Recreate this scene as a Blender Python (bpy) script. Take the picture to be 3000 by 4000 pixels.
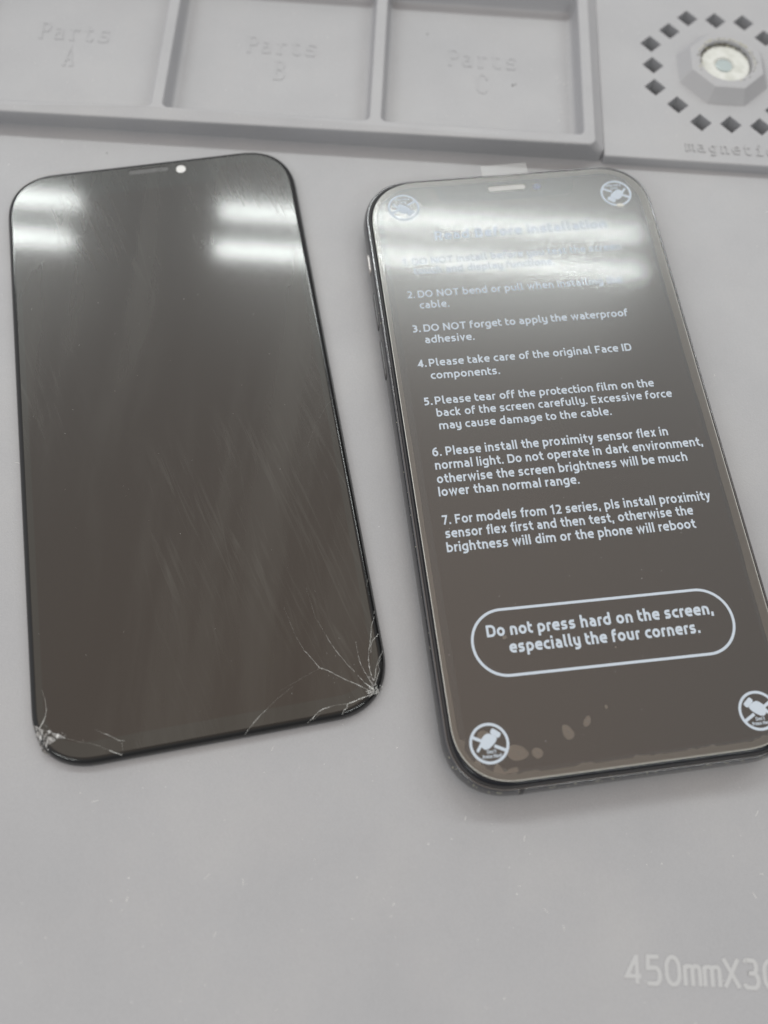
import bpy, bmesh, math, random
from mathutils import Vector, Matrix
from mathutils.geometry import delaunay_2d_cdt

random.seed(7)
for o in list(bpy.data.objects):
    bpy.data.objects.remove(o, do_unlink=True)
sc = bpy.context.scene
COL = sc.collection
MM = 0.001

# ------------------------------------------------------------------ camera
TILT, ROLL, YAW = 0.364086, 0.115361, -math.radians(3.7)
cam_data = bpy.data.cameras.new('camera')
cam = bpy.data.objects.new('camera', cam_data)
COL.objects.link(cam)
cam.matrix_world = (Matrix.Translation((0, 0, 0.176251)) @ Matrix.Rotation(YAW, 4, 'Z')
                    @ Matrix.Rotation(TILT, 4, 'X') @ Matrix.Rotation(ROLL, 4, 'Z'))
cam_data.sensor_fit = 'HORIZONTAL'
cam_data.sensor_width = 36.0
cam_data.lens = 36.0 * 3392.6 / 3000.0
cam_data.clip_start = 0.005
cam_data.clip_end = 50
cam_data.dof.use_dof = True
cam_data.dof.focus_distance = 0.187
cam_data.dof.aperture_fstop = 11.0
sc.camera = cam

# ------------------------------------------------------------------ room light
world = bpy.data.worlds.new('World')
sc.world = world
world.use_nodes = True
wn, wl = world.node_tree.nodes, world.node_tree.links
wn.clear()
wout = wn.new('ShaderNodeOutputWorld')
wbg = wn.new('ShaderNodeBackground')
wtc = wn.new('ShaderNodeTexCoord')
wsep = wn.new('ShaderNodeSeparateXYZ')
wramp = wn.new('ShaderNodeValToRGB')
wl.new(wtc.outputs['Generated'], wsep.inputs[0])
wl.new(wsep.outputs['Z'], wramp.inputs[0])
cr = wramp.color_ramp
cr.elements[0].position = 0.0
cr.elements[0].color = (0.8, 0.8, 0.815, 1)
cr.elements[1].position = 1.0
cr.elements[1].color = (1.0, 0.83, 0.71, 1)
for pos, c in ((0.18, (0.85, 0.85, 0.87)), (0.45, (0.82, 0.825, 0.85)), (0.72, (0.86, 0.86, 0.87)), (0.86, (0.98, 0.91, 0.85))):
    e = cr.elements.new(pos)
    e.color = (*c, 1)
# the shop is brighter behind and to the left of the bench than on the photographer's side
wdot = wn.new('ShaderNodeVectorMath')
wdot.operation = 'DOT_PRODUCT'
wdot.inputs[1].default_value = (-0.60, 0.56, 0.57)
wl.new(wtc.outputs['Generated'], wdot.inputs[0])
wmap = wn.new('ShaderNodeMapRange')
wmap.interpolation_type = 'SMOOTHSTEP'
for k, v in zip(range(1, 5), (-0.7, 1.0, 0.48, 1.36)):
    wmap.inputs[k].default_value = v
wl.new(wdot.outputs['Value'], wmap.inputs[0])
wmul = wn.new('ShaderNodeVectorMath')
wmul.operation = 'SCALE'
wl.new(wramp.outputs[0], wmul.inputs[0])
wl.new(wmap.outputs[0], wmul.inputs['Scale'])
wl.new(wmul.outputs[0], wbg.inputs['Color'])
wbg.inputs['Strength'].default_value = 0.64
wl.new(wbg.outputs[0], wout.inputs[0])

def tube_lamp(x, y, z, length, power):
    ld = bpy.data.lights.new('fluorescent_tube', 'AREA')
    ld.shape = 'RECTANGLE'
    ld.size = length
    ld.size_y = 0.034
    ld.energy = power
    ld.color = (0.95, 1.0, 0.975)
    o = bpy.data.objects.new('fluorescent_tube', ld)
    o.location = (x, y, z)
    COL.objects.link(o)
    return o

# a row of twin-tube fittings on the ceiling, two mirrored in the screens, the rightmost unseen, added for stronger light from behind
for yy in (1.525, 1.658):
    for xx in (-1.453, 0.147, 1.75):
        tube_lamp(xx, yy, 1.85, 1.205, 5.7)
# fittings behind the photographer, to the left and right of him: they draw the bright lines on the near glass edges
for xx in (-1.45, 1.35):
    for yy in (-1.52, -1.66):
        tube_lamp(xx, yy, 1.85, 1.205, 6.6)

sc.view_settings.view_transform = 'Standard'
sc.view_settings.look = 'None'
sc.view_settings.gamma = 1.0
sc.view_settings.use_curve_mapping = False
sc.view_settings.exposure = 0.0
sc.render.engine = 'CYCLES'
sc.cycles.use_denoising = True
sc.cycles.max_bounces = 8
sc.cycles.transparent_max_bounces = 12
sc.cycles.caustics_reflective = False
sc.cycles.caustics_refractive = False

# ------------------------------------------------------------------ materials
def mat(name, color, rough=0.5, metal=0.0, spec=0.5, coat=0.0, coat_rough=0.03):
    m = bpy.data.materials.new(name)
    m.use_nodes = True
    b = m.node_tree.nodes['Principled BSDF']
    b.inputs['Base Color'].default_value = (*color, 1)
    b.inputs['Roughness'].default_value = rough
    b.inputs['Metallic'].default_value = metal
    b.inputs['Specular IOR Level'].default_value = spec
    b.inputs['Coat Weight'].default_value = coat
    b.inputs['Coat Roughness'].default_value = coat_rough
    return m

def nodes(m):
    return m.node_tree.nodes, m.node_tree.links, m.node_tree.nodes['Principled BSDF']

def obj_noise(m, scale, detail=3, stretch=(1, 1, 1), rough=0.55, dist=0.0, rot=0.0):
    n, l, b = nodes(m)
    tc = n.new('ShaderNodeTexCoord')
    mp = n.new('ShaderNodeMapping')
    mp.inputs['Scale'].default_value = stretch
    mp.inputs['Rotation'].default_value = (0, 0, rot)
    nz = n.new('ShaderNodeTexNoise')
    nz.inputs['Scale'].default_value = scale
    nz.inputs['Detail'].default_value = detail
    nz.inputs['Roughness'].default_value = rough
    nz.inputs['Distortion'].default_value = dist
    l.new(tc.outputs['Object'], mp.inputs[0])
    l.new(mp.outputs[0], nz.inputs['Vector'])
    return nz

def ramp(m, src, stops):
    n, l, b = nodes(m)
    r = n.new('ShaderNodeValToRGB')
    r.color_ramp.elements[0].position = stops[0][0]
    r.color_ramp.elements[0].color = (*stops[0][1], 1)
    r.color_ramp.elements[1].position = stops[-1][0]
    r.color_ramp.elements[1].color = (*stops[-1][1], 1)
    for p, c in stops[1:-1]:
        r.color_ramp.elements.new(p).color = (*c, 1)
    l.new(src, r.inputs[0])
    return r

def bump(m, src, strength, dist, normal_in=None):
    n, l, b = nodes(m)
    bp = n.new('ShaderNodeBump')
    bp.inputs['Strength'].default_value = strength
    bp.inputs['Distance'].default_value = dist
    l.new(src, bp.inputs['Height'])
    if normal_in:
        l.new(normal_in, bp.inputs['Normal'])
    return bp

# grey silicone: even colour with faint mottling, dust bloom and a fine moulded grain
SIL = mat('grey_silicone', (0.43, 0.43, 0.445), 0.5, spec=0.85)
n, l, b = nodes(SIL)
nz = obj_noise(SIL, 38, 4, (1, 1, 1), 0.6)
r = ramp(SIL, nz.outputs['Fac'], [(0.25, (0.405, 0.407, 0.424)), (0.5, (0.43, 0.43, 0.446)), (0.78, (0.458, 0.456, 0.466))])
nzf = obj_noise(SIL, 5200, 2)
mixc = n.new('ShaderNodeMix')
mixc.data_type = 'RGBA'
mixc.blend_type = 'MULTIPLY'
mixc.inputs['Factor'].default_value = 1.0
rf = ramp(SIL, nzf.outputs['Fac'], [(0.3, (0.94, 0.94, 0.94)), (0.7, (1.05, 1.05, 1.05))])
l.new(r.outputs[0], mixc.inputs[6])
l.new(rf.outputs[0], mixc.inputs[7])
l.new(mixc.outputs[2], b.inputs['Base Color'])
nzr = obj_noise(SIL, 55, 3)
rr_ = ramp(SIL, nzr.outputs['Fac'], [(0.3, (0.40,) * 3), (0.7, (0.52,) * 3)])
l.new(rr_.outputs[0], b.inputs['Roughness'])
nzb = obj_noise(SIL, 3200, 3)
l.new(bump(SIL, nzb.outputs['Fac'], 0.35, 0.00012).outputs[0], b.inputs['Normal'])

SIL_LETTER = mat('grey_silicone_letter', (0.47, 0.47, 0.48), 0.5, spec=0.45)
SIL_PRINT = mat('worn_silicone_letter', (0.56, 0.56, 0.565), 0.6, spec=0.3)
TABLE = mat('table_laminate', (0.05, 0.048, 0.05), 0.5)

# black glass of the loose panel: sharp coat over a smeared, greasy base
def smeared_glass(name, lo, hi):
    """near-black glass: sharp coat over a greasy base with wipe marks and finger smears"""
    m = mat(name, lo, 0.3, spec=0.42, coat=0.95, coat_rough=0.07)
    n, l, b = nodes(m)
    tc = n.new('ShaderNodeTexCoord')
    def streak(scale, ratio, deg, detail, dist, lo_, hi_):
        mp = n.new('ShaderNodeMapping')
        mp.vector_type = 'TEXTURE'
        mp.inputs['Rotation'].default_value = (0, 0, math.radians(deg))
        mp.inputs['Scale'].default_value = (1, ratio, 1)
        nz = n.new('ShaderNodeTexNoise')
        nz.inputs['Scale'].default_value = scale
        nz.inputs['Detail'].default_value = detail
        nz.inputs['Roughness'].default_value = 0.6
        nz.inputs['Distortion'].default_value = dist
        mr = n.new('ShaderNodeMapRange')
        mr.interpolation_type = 'SMOOTHSTEP'
        mr.inputs[1].default_value, mr.inputs[2].default_value = lo_, hi_
        l.new(tc.outputs['Object'], mp.inputs[0]); l.new(mp.outputs[0], nz.inputs['Vector']); l.new(nz.outputs['Fac'], mr.inputs[0])
        return mr.outputs[0]
    def math_(op, a, c):
        q = n.new('ShaderNodeMath'); q.operation = op
        for k, v in enumerate((a, c)):
            if hasattr(v, 'links'): l.new(v, q.inputs[k])
            else: q.inputs[k].default_value = v
        return q.outputs[0]
    broad = streak(70, 7, -12, 4, 0.3, 0.42, 0.72)
    fine = streak(640, 20, 15, 4, 1.4, 0.5, 0.74)
    fine2 = streak(520, 18, 5, 4, 1.4, 0.52, 0.76)
    where = streak(22, 1.6, 20, 1, 0.0, 0.42, 0.62)
    tot = math_('ADD', math_('MULTIPLY', broad, 0.4), math_('ADD', math_('MULTIPLY', math_('MULTIPLY', fine, where), 0.5), math_('MULTIPLY', math_('MULTIPLY', fine2, where), 0.32)))
    mx = n.new('ShaderNodeMix'); mx.data_type = 'RGBA'
    mx.inputs[6].default_value = (*lo, 1); mx.inputs[7].default_value = (*hi, 1)
    l.new(tot, mx.inputs[0]); l.new(mx.outputs[2], b.inputs['Base Color'])
    l.new(math_('ADD', math_('MULTIPLY', tot, 0.1), 0.25), b.inputs['Roughness'])
    l.new(math_('ADD', math_('MULTIPLY', tot, 0.02), 0.072), b.inputs['Coat Roughness'])
    return m
GLASS = smeared_glass('black_glass', (0.0205, 0.0205, 0.017), (0.055, 0.055, 0.05))
PANEL = smeared_glass('dark_panel', (0.0155, 0.0115, 0.0085), (0.052, 0.049, 0.042))
EDGE_GLASS = mat('black_glass_rim', (0.008, 0.008, 0.008), 0.1, spec=0.5)

BEZEL = mat('black_plastic', (0.085, 0.085, 0.088), 0.34)
CRACK = mat('cracked_glass_edge', (0.62, 0.62, 0.6), 0.18, spec=0.9)
CRACK_FAINT = mat('faint_crack', (0.26, 0.25, 0.23), 0.25, spec=0.8)
SHARD = mat('glass_shard', (0.30, 0.29, 0.28), 0.12, spec=1.0)
n, l, b = nodes(SHARD)
nz = obj_noise(SHARD, 1900, 3, (1.0, 0.4, 1.0))
r = ramp(SHARD, nz.outputs['Fac'], [(0.35, (0.09, 0.085, 0.08)), (0.55, (0.36, 0.35, 0.34)), (0.68, (0.8, 0.8, 0.8))])
l.new(r.outputs[0], b.inputs['Base Color'])
l.new(bump(SHARD, nz.outputs['Fac'], 0.8, 0.0006).outputs[0], b.inputs['Normal'])

STEEL = mat('polished_dark_steel', (0.165, 0.165, 0.17), 0.17, metal=1.0)
n, l, b = nodes(STEEL)
nz = obj_noise(STEEL, 1400, 4)
r = ramp(STEEL, nz.outputs['Fac'], [(0.35, (0.12,) * 3), (0.7, (0.28,) * 3)])
l.new(r.outputs[0], b.inputs['Roughness'])
BRIGHT_STEEL = mat('bright_steel', (0.6, 0.58, 0.57), 0.4, metal=1.0)
GASKET = mat('gasket_plastic', (0.035, 0.034, 0.036), 0.45)
BACK = mat('back_glass', (0.02, 0.02, 0.02), 0.15)
GLASS2 = mat('phone_glass', (0.010, 0.011, 0.015), 0.12, spec=0.35)
OLED = mat('phone_panel', (0.029, 0.0165, 0.0095), 0.3, spec=0.12)
INK = mat('printed_ink', (0.60, 0.665, 0.745), 0.5, spec=0.12)
HOLE = mat('grey_slot', (0.52, 0.52, 0.51), 0.3, spec=0.6)
LENS = mat('blue_lens', (0.10, 0.2, 0.75), 0.1, spec=0.7)
MAGNET = mat('yellowed_magnet', (0.66, 0.67, 0.59), 0.5)
n, l, b = nodes(MAGNET)
nz = obj_noise(MAGNET, 420, 4)
r = ramp(MAGNET, nz.outputs['Fac'], [(0.35, (0.62, 0.63, 0.58)), (0.55, (0.75, 0.76, 0.72)), (0.7, (0.80, 0.81, 0.78))])
l.new(r.outputs[0], b.inputs['Base Color'])
ZINC = mat('zinc_core', (0.40, 0.45, 0.45), 0.42, metal=0.6)
GLUE = mat('dried_glue', (0.60, 0.58, 0.44), 0.6)
GRIT = mat('dark_grit', (0.13, 0.12, 0.10), 0.8)
LINT = mat('white_lint', (0.84, 0.83, 0.81), 0.6)
GREY_DUST = mat('grey_dust', (0.30, 0.29, 0.28), 0.7)
SPECK = mat('dark_speck', (0.10, 0.095, 0.09), 0.7)

def sheet_mat(name, color, opacity, rough, gloss=1.0, wave=None, ior=1.5):
    """clear plastic sheet: see-through body with a Fresnel gloss and a little haze"""
    m = bpy.data.materials.new(name)
    m.use_nodes = True
    n, l = m.node_tree.nodes, m.node_tree.links
    n.clear()
    out = n.new('ShaderNodeOutputMaterial')
    tr = n.new('ShaderNodeBsdfTransparent')
    df = n.new('ShaderNodeBsdfDiffuse')
    df.inputs['Color'].default_value = (*color, 1)
    mx = n.new('ShaderNodeMixShader')
    mx.inputs[0].default_value = opacity
    l.new(tr.outputs[0], mx.inputs[1])
    l.new(df.outputs[0], mx.inputs[2])
    gl = n.new('ShaderNodeBsdfGlossy')
    gl.inputs['Roughness'].default_value = rough
    gl.inputs['Color'].default_value = (gloss, gloss, gloss, 1)
    gl2 = n.new('ShaderNodeBsdfGlossy')
    gl2.inputs['Roughness'].default_value = rough + 0.16
    gl2.inputs['Color'].default_value = (gloss, gloss, gloss, 1)
    gm = n.new('ShaderNodeMixShader')
    gm.inputs[0].default_value = 0.76
    l.new(gl.outputs[0], gm.inputs[1])
    l.new(gl2.outputs[0], gm.inputs[2])
    fr = n.new('ShaderNodeFresnel')
    fr.inputs['IOR'].default_value = ior
    mg = n.new('ShaderNodeMixShader')
    l.new(fr.outputs[0], mg.inputs[0])
    l.new(mx.outputs[0], mg.inputs[1])
    l.new(gm.outputs[0], mg.inputs[2])
    l.new(mg.outputs[0], out.inputs[0])
    if wave:
        tc = n.new('ShaderNodeTexCoord')
        mp = n.new('ShaderNodeMapping')
        mp.inputs['Scale'].default_value = (1, 1.6, 1)
        nz = n.new('ShaderNodeTexNoise')
        nz.inputs['Scale'].default_value = wave[0]
        nz.inputs['Detail'].default_value = 3
        bp = n.new('ShaderNodeBump')
        bp.inputs['Strength'].default_value = wave[1]
        bp.inputs['Distance'].default_value = wave[2]
        l.new(tc.outputs['Object'], mp.inputs[0])
        l.new(mp.outputs[0], nz.inputs['Vector'])
        l.new(nz.outputs['Fac'], bp.inputs['Height'])
        for g in (gl, gl2):
            l.new(bp.outputs[0], g.inputs['Normal'])
    return m

FILM = sheet_mat('clear_film', (0.55, 0.52, 0.49), 0.04, 0.075, 1.0, (1500, 0.05, 0.00002), 1.97)
FILM_EDGE = sheet_mat('film_cut_edge', (0.84, 0.84, 0.78), 0.85, 0.12, 1.0)  # near-opaque white paints in the bright highlight along the edge
AIR = sheet_mat('lifted_film', (0.54, 0.51, 0.43), 0.56, 0.12, 0.9)  # beige body colour stands in for the air gap's extra reflection
BUBBLE = sheet_mat('air_bubble', (0.68, 0.61, 0.51), 0.72, 0.1, 0.9)  # pale body colour stands in for reflection off the trapped air
TAB = sheet_mat('pull_tab_film', (0.60, 0.59, 0.56), 0.12, 0.15, 1.0)

# ------------------------------------------------------------------ mesh helpers (all inputs in millimetres)
def tag(o, label=None, cat=None, group=None, kind=None):
    if label: o['label'] = label
    if cat: o['category'] = cat
    if group: o['group'] = group
    if kind: o['kind'] = kind
    return o

def empty(name, x, y, z, rot_deg, label, cat):
    o = bpy.data.objects.new(name, None)
    o.empty_display_size = 0.01
    o.location = (x * MM, y * MM, z * MM)
    o.rotation_euler = (0, 0, math.radians(rot_deg))
    COL.objects.link(o)
    return tag(o, label, cat)

class MB:
    """collects shapes and links them as one mesh object"""
    def __init__(self):
        self.v, self.f, self.mi, self.fl = [], [], [], set()
    def add(self, verts, faces, mi=0):
        k = len(self.v)
        self.v += [tuple(p) for p in verts]
        self.f += [tuple(i + k for i in f) for f in faces]
        self.mi += [mi] * len(faces)
    def loft(self, rings, cap0=False, cap1=False, closed=True, mi=0, mis=None):
        n = len(rings[0])
        vs = [p for r in rings for p in r]
        k = len(self.v)
        self.v += [tuple(p) for p in vs]
        for a in range(len(rings) - 1):
            for i in range(n if closed else n - 1):
                j = (i + 1) % n
                self.f.append((k + a * n + i, k + a * n + j, k + (a + 1) * n + j, k + (a + 1) * n + i))
                self.mi.append(mis[a] if mis else mi)
        if cap0:
            self.fl.add(len(self.f)); self.f.append(tuple(k + i for i in reversed(range(n)))); self.mi.append(mis[0] if mis else mi)
        if cap1:
            self.fl.add(len(self.f)); self.f.append(tuple(k + (len(rings) - 1) * n + i for i in range(n))); self.mi.append(mis[-1] if mis else mi)
    def flat(self, outer, holes, z, mi=0, up=True):
        """flat face with holes"""
        pts, faces = [], []
        for lp in [outer] + holes:
            k = len(pts)
            pts += [Vector((p[0], p[1])) for p in lp]
            faces.append([k + i for i in range(len(lp))])
        vs, es, fs, *_ = delaunay_2d_cdt(pts, [], faces, 0, 1e-7)
        def inside(q, lp):
            c = False
            for i in range(len(lp)):
                x1, y1 = lp[i][0], lp[i][1]
                x2, y2 = lp[i - 1][0], lp[i - 1][1]
                if (y1 > q[1]) != (y2 > q[1]) and q[0] < (x2 - x1) * (q[1] - y1) / (y2 - y1) + x1:
                    c = not c
            return c
        keep = []
        for f in fs:
            cx = sum(vs[i].x for i in f) / len(f)
            cy = sum(vs[i].y for i in f) / len(f)
            if inside((cx, cy), outer) and not any(inside((cx, cy), h) for h in holes):
                keep.append(tuple(f))
        zz = z if callable(z) else (lambda x, y: z)
        k = len(self.f)
        self.add([(v.x, v.y, zz(v.x, v.y)) for v in vs], keep, mi)
        self.fl.update(range(k, len(self.f)))
    def box(self, x0, x1, y0, y1, z0, z1, mi=0):
        self.loft([[(x0, y0, z0), (x1, y0, z0), (x1, y1, z0), (x0, y1, z0)],
                   [(x0, y0, z1), (x1, y0, z1), (x1, y1, z1), (x0, y1, z1)]], True, True, mi=mi)
    def build(self, name, mats, parent=None, smooth=35, fix=True, deform=None):
        me = bpy.data.meshes.new(name)
        vv = [deform(*p) for p in self.v] if deform else self.v
        me.from_pydata([(x * MM, y * MM, z * MM) for x, y, z in vv], [], self.f)
        for m in (mats if isinstance(mats, (list, tuple)) else [mats]):
            me.materials.append(m)
        me.polygons.foreach_set('material_index', self.mi)
        if smooth:
            me.polygons.foreach_set('use_smooth', [i not in self.fl for i in range(len(me.polygons))])
        if fix:
            bm = bmesh.new()
            bm.from_mesh(me)
            bmesh.ops.remove_doubles(bm, verts=bm.verts, dist=1e-7)
            bmesh.ops.recalc_face_normals(bm, faces=bm.faces)
            bm.to_mesh(me)
            bm.free()
        if smooth:
            keep = [False] * len(me.polygons)
            me.polygons.foreach_get('use_smooth', keep)
            me.set_sharp_from_angle(angle=math.radians(smooth))
            me.polygons.foreach_set('use_smooth', keep)
        me.update()
        o = bpy.data.objects.new(name, me)
        COL.objects.link(o)
        if parent:
            o.parent = parent
        return o

def rrect(x0, x1, y0, y1, a, n=10, power=2.0):
    """rounded rectangle, counter-clockwise; power > 2 gives a continuous-curvature corner"""
    a = max(a, 0.02)
    pts = []
    for cx, cy, q in ((x1 - a, y1 - a, 0), (x0 + a, y1 - a, 1), (x0 + a, y0 + a, 2), (x1 - a, y0 + a, 3)):
        for i in range(n + 1):
            t = (q + i / n) * math.pi / 2
            c, s = math.cos(t), math.sin(t)
            pts.append((cx + a * math.copysign(abs(c) ** (2 / power), c), cy + a * math.copysign(abs(s) ** (2 / power), s)))
    return pts

def at(loop, z):
    return [(x, y, z) for x, y in loop]

def circle(cx, cy, r, n=40):
    return [(cx + r * math.cos(2 * math.pi * i / n), cy + r * math.sin(2 * math.pi * i / n)) for i in range(n)]

# ------------------------------------------------------------------ stroke lettering
def fillet(path, closed=False, step=0.22):
    """polyline of (x, y[, radius]) with rounded corners -> dense points"""
    P = [(p[0], p[1], p[2] if len(p) > 2 else 0.0) for p in path]
    n = len(P)
    out = []
    for i in range(n):
        x, y, r = P[i]
        if r <= 0 or (not closed and i in (0, n - 1)):
            out.append((x, y)); continue
        a, c = P[i - 1], P[(i + 1) % n]
        d1 = Vector((a[0] - x, a[1] - y)); d2 = Vector((c[0] - x, c[1] - y))
        l1, l2 = d1.length, d2.length
        if l1 < 1e-6 or l2 < 1e-6:
            out.append((x, y)); continue
        d1 /= l1; d2 /= l2
        ang = math.acos(max(-1, min(1, d1.dot(d2))))
        if ang > 3.1:
            out.append((x, y)); continue
        k1 = 1.0 if (not closed and i - 1 == 0 and P[i - 1][2] == 0) else 0.5
        k2 = 1.0 if (not closed and i + 1 == n - 1 and P[(i + 1) % n][2] == 0) else 0.5
        t = min(r / math.tan(ang / 2), l1 * k1 * 0.999, l2 * k2 * 0.999)
        p1 = Vector((x, y)) + d1 * t
        p2 = Vector((x, y)) + d2 * t
        m = max(3, int(t * 1.6 / step))
        for k in range(m + 1):
            s = k / m
            # conic that is close to a circular arc
            w = math.sin(ang / 2)
            b0, b1, b2 = (1 - s) ** 2, 2 * s * (1 - s) * w, s * s
            q = (p1 * b0 + Vector((x, y)) * b1 + p2 * b2) / (b0 + b1 + b2)
            out.append((q.x, q.y))
    return out

def ribbon(pts, h, closed=False):
    """left and right edges of a stroke of half-width h"""
    pts = [p for i, p in enumerate(pts) if i == 0 or math.hypot(p[0] - pts[i - 1][0], p[1] - pts[i - 1][1]) > 1e-5]
    n = len(pts)
    L, R = [], []
    for i in range(n):
        if closed:
            a, c = pts[i - 1], pts[(i + 1) % n]
        else:
            a, c = pts[max(i - 1, 0)], pts[min(i + 1, n - 1)]
        b = pts[i]
        d1 = Vector((b[0] - a[0], b[1] - a[1])); d2 = Vector((c[0] - b[0], c[1] - b[1]))
        if d1.length < 1e-9: d1 = d2
        if d2.length < 1e-9: d2 = d1
        d1.normalize(); d2.normalize()
        n1 = Vector((-d1.y, d1.x)); n2 = Vector((-d2.y, d2.x))
        m = n1 + n2
        if m.length < 1e-4:
            m = n1
        m.normalize()
        k = h / max(m.dot(n1), 0.45)
        L.append((b[0] + m.x * k, b[1] + m.y * k)); R.append((b[0] - m.x * k, b[1] - m.y * k))
    return L, R

def ell(cx, cy, rx, ry, a0=0, a1=360, n=26):
    return [(cx + rx * math.cos(math.radians(a0 + (a1 - a0) * i / n)), cy + ry * math.sin(math.radians(a0 + (a1 - a0) * i / n))) for i in range(n + 1)]

def glyph(ch, h, st):
    """strokes of one letter: x-height 5.2, capitals 6.9; st = 'round' (spurless) or 'plain'. Returns width, strokes (points, closed)"""
    X, b, C, A, D = 5.2 - h, h, 6.9 - h, 7.35, -1.95
    U = st == 'round'
    P = []
    def s(*pts, closed=False): P.append((fillet(list(pts), closed), closed))
    def e(cx, cy, rx, ry, a0=0, a1=360):
        if a1 - a0 >= 360: P.append((ell(cx, cy, rx, ry)[:-1], True))
        else: P.append((ell(cx, cy, rx, ry, a0, a1), False))
    def dot(x, y): s((x, y - h * 1.02), (x, y + h * 1.02))
    W = 4.3
    if ch == 'a':
        W = 4.05; s((.55, X), (W - h, X, 1.7), (W - h, 0)); s((W - h, 3.0), (h, 3.0, 1.25), (h, b, 1.25), (W - h, b))
    elif ch == 'b':
        W = 4.7; s((h, A), (h, 0)) if not U else s((h, A), (h, b)); s((h, b), (W - h, b, 2.1), (W - h, X, 2.1), (h, X))
    elif ch == 'c':
        W = 3.9; s((W - .05, X), (h, X, 2.1), (h, b, 2.1), (W - .05, b))
        if not U: P.clear(); W = 4.3; e(2.35, 2.6, 2.35 - h, 2.6 - h, 42, 318)
    elif ch == 'd':
        W = 4.7; s((W - h, A), (W - h, 0)) if not U else s((W - h, A), (W - h, b)); s((W - h, b), (h, b, 2.1), (h, X, 2.1), (W - h, X))
    elif ch == 'e':
        W = 4.6; s((2 * h - .03, 2.75), (W - h, 2.75), (W - h, X, 2.1), (h, X, 2.1), (h, b, 2.1), (W - .45, b + .05))
    elif ch == 'f':
        W = 2.9; o = 0 if U else .75
        s((h + o, 0), (h + o, A - h, 1.5), (W, A - h)); s((0, X), (W - .15, X))
    elif ch == 'g':
        W = 4.7; s((W - h, b), (h, b, 2.1), (h, X, 2.1), (W - h, X)); s((W - h, 5.2 if not U else X), (W - h, D + h, 1.6), (.5, D + h))
    elif ch == 'h':
        s((h, 0), (h, A)); s((h, X - 1.6), (h, X, 1.5), (W - h, X, 2.0), (W - h, 0))
    elif ch == 'i':
        W = 2 * h; s((h, 0), (h, 5.2)); dot(h, 6.65)
    elif ch == 'k':
        W = 4.2; s((h, 0), (h, A)); s((W - h * 1.1, 5.2), (h + .35, 2.75), (W - h * .9, 0))
    elif ch == 'l':
        if U: W = 1.95; s((h, A), (h, b, 1.0), (W, b))
        else: W = 2 * h; s((h, 0), (h, A))
    elif ch == 'm':
        W = 7.3
        if U: s((h, 0), (h, X, .35), (W / 2, X, 1.7), (W / 2, 0))
        else: s((h, 0), (h, 5.2)); s((h, X - 1.5), (h, X, 1.4), (W / 2, X, 1.7), (W / 2, 0))
        s((W / 2, X - 1.5), (W / 2, X, 1.4), (W - h, X, 1.7), (W - h, 0))
    elif ch == 'n':
        if U: s((h, 0), (h, X, .35), (W - h, X, 2.0), (W - h, 0))
        else: s((h, 0), (h, 5.2)); s((h, X - 1.6), (h, X, 1.5), (W - h, X, 2.0), (W - h, 0))
    elif ch == 'o':
        W = 4.9; e(W / 2, 2.6, W / 2 - h, 2.6 - h)
    elif ch == 'p':
        W = 4.7; s((h, D), (h, X if U else 5.2)); s((h, b), (W - h, b, 2.1), (W - h, X, 2.1), (h, X))
    elif ch == 'r':
        W = 2.75
        if U: s((h, 0), (h, X, .5), (W, X))
        else: s((h, 0), (h, 5.2)); s((h, X - 1.8), (h, X, 1.7), (W, X))
    elif ch == 's':
        W = 3.75; s((W - .3, X), (h, X, 1.05), (h, 2.62, 1.05), (W - h, 2.62, 1.05), (W - h, b, 1.05), (.15, b))
    elif ch == 't':
        o = 0 if U else .8
        W = 2.85 + o * .6; s((h + o, 6.7), (h + o, b, 1.5), (W, b)); s((0, X), (W - .1, X))
    elif ch == 'u':
        if U: s((h, 5.2), (h, b, 2.0), (W - h, b, .35), (W - h, 5.2))
        else: s((W - h, 0), (W - h, 5.2)); s((h, 5.2), (h, b, 2.0), (W - h, b, 1.5), (W - h, b + 1.6))
    elif ch == 'v':
        W = 4.5; s((h * 1.05, 5.2), (W / 2, h * .9), (W - h * 1.05, 5.2))
    elif ch == 'w':
        W = 6.9; s((h * 1.05, 5.2), (W * .29, h * .9), (W / 2, 4.9), (W * .71, h * .9), (W - h * 1.05, 5.2))
    elif ch == 'x':
        W = 4.3; s((h * 1.1, 5.2), (W - h * 1.1, 0)); s((W - h * 1.1, 5.2), (h * 1.1, 0))
    elif ch == 'y':
        if U: s((h, 5.2), (h, b, 1.9), (W - h, b)); s((W - h, 5.2), (W - h, D + h, 1.6), (.5, D + h))
        else: W = 4.4; s((h * 1.05, 5.2), (W / 2, .35)); s((W - h * 1.05, 5.2), (W / 2 - .55, D + h, 1.0), (.35, D + h))
    elif ch == 'B':
        W = 4.9; s((h, C), (h, b), (W - h, b, 1.7), (W - h, 3.65, 1.7), (2 * h - .03, 3.65)); s((h, 3.65), (W - h - .3, 3.65, 1.5), (W - h - .3, C, 1.5), (h, C))
    elif ch == 'D':
        W = 5.6; s((h, b), (W - h, b, 2.8), (W - h, C, 2.8), (h, C), closed=True)
    elif ch == 'E':
        W = 4.3; s((W, C), (h, C), (h, b), (W, b)); s((h, 3.55), (W - .4, 3.55))
    elif ch == 'F':
        W = 4.2; s((W, C), (h, C), (h, 0)); s((h, 3.4), (W - .5, 3.4))
    elif ch == 'H':
        W = 5.3; s((h, 0), (h, 6.9)); s((W - h, 0), (W - h, 6.9)); s((h, 3.5), (W - h, 3.5))
    elif ch == 'I':
        W = 2 * h; s((h, 0), (h, 6.9))
    elif ch == 'N':
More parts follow.
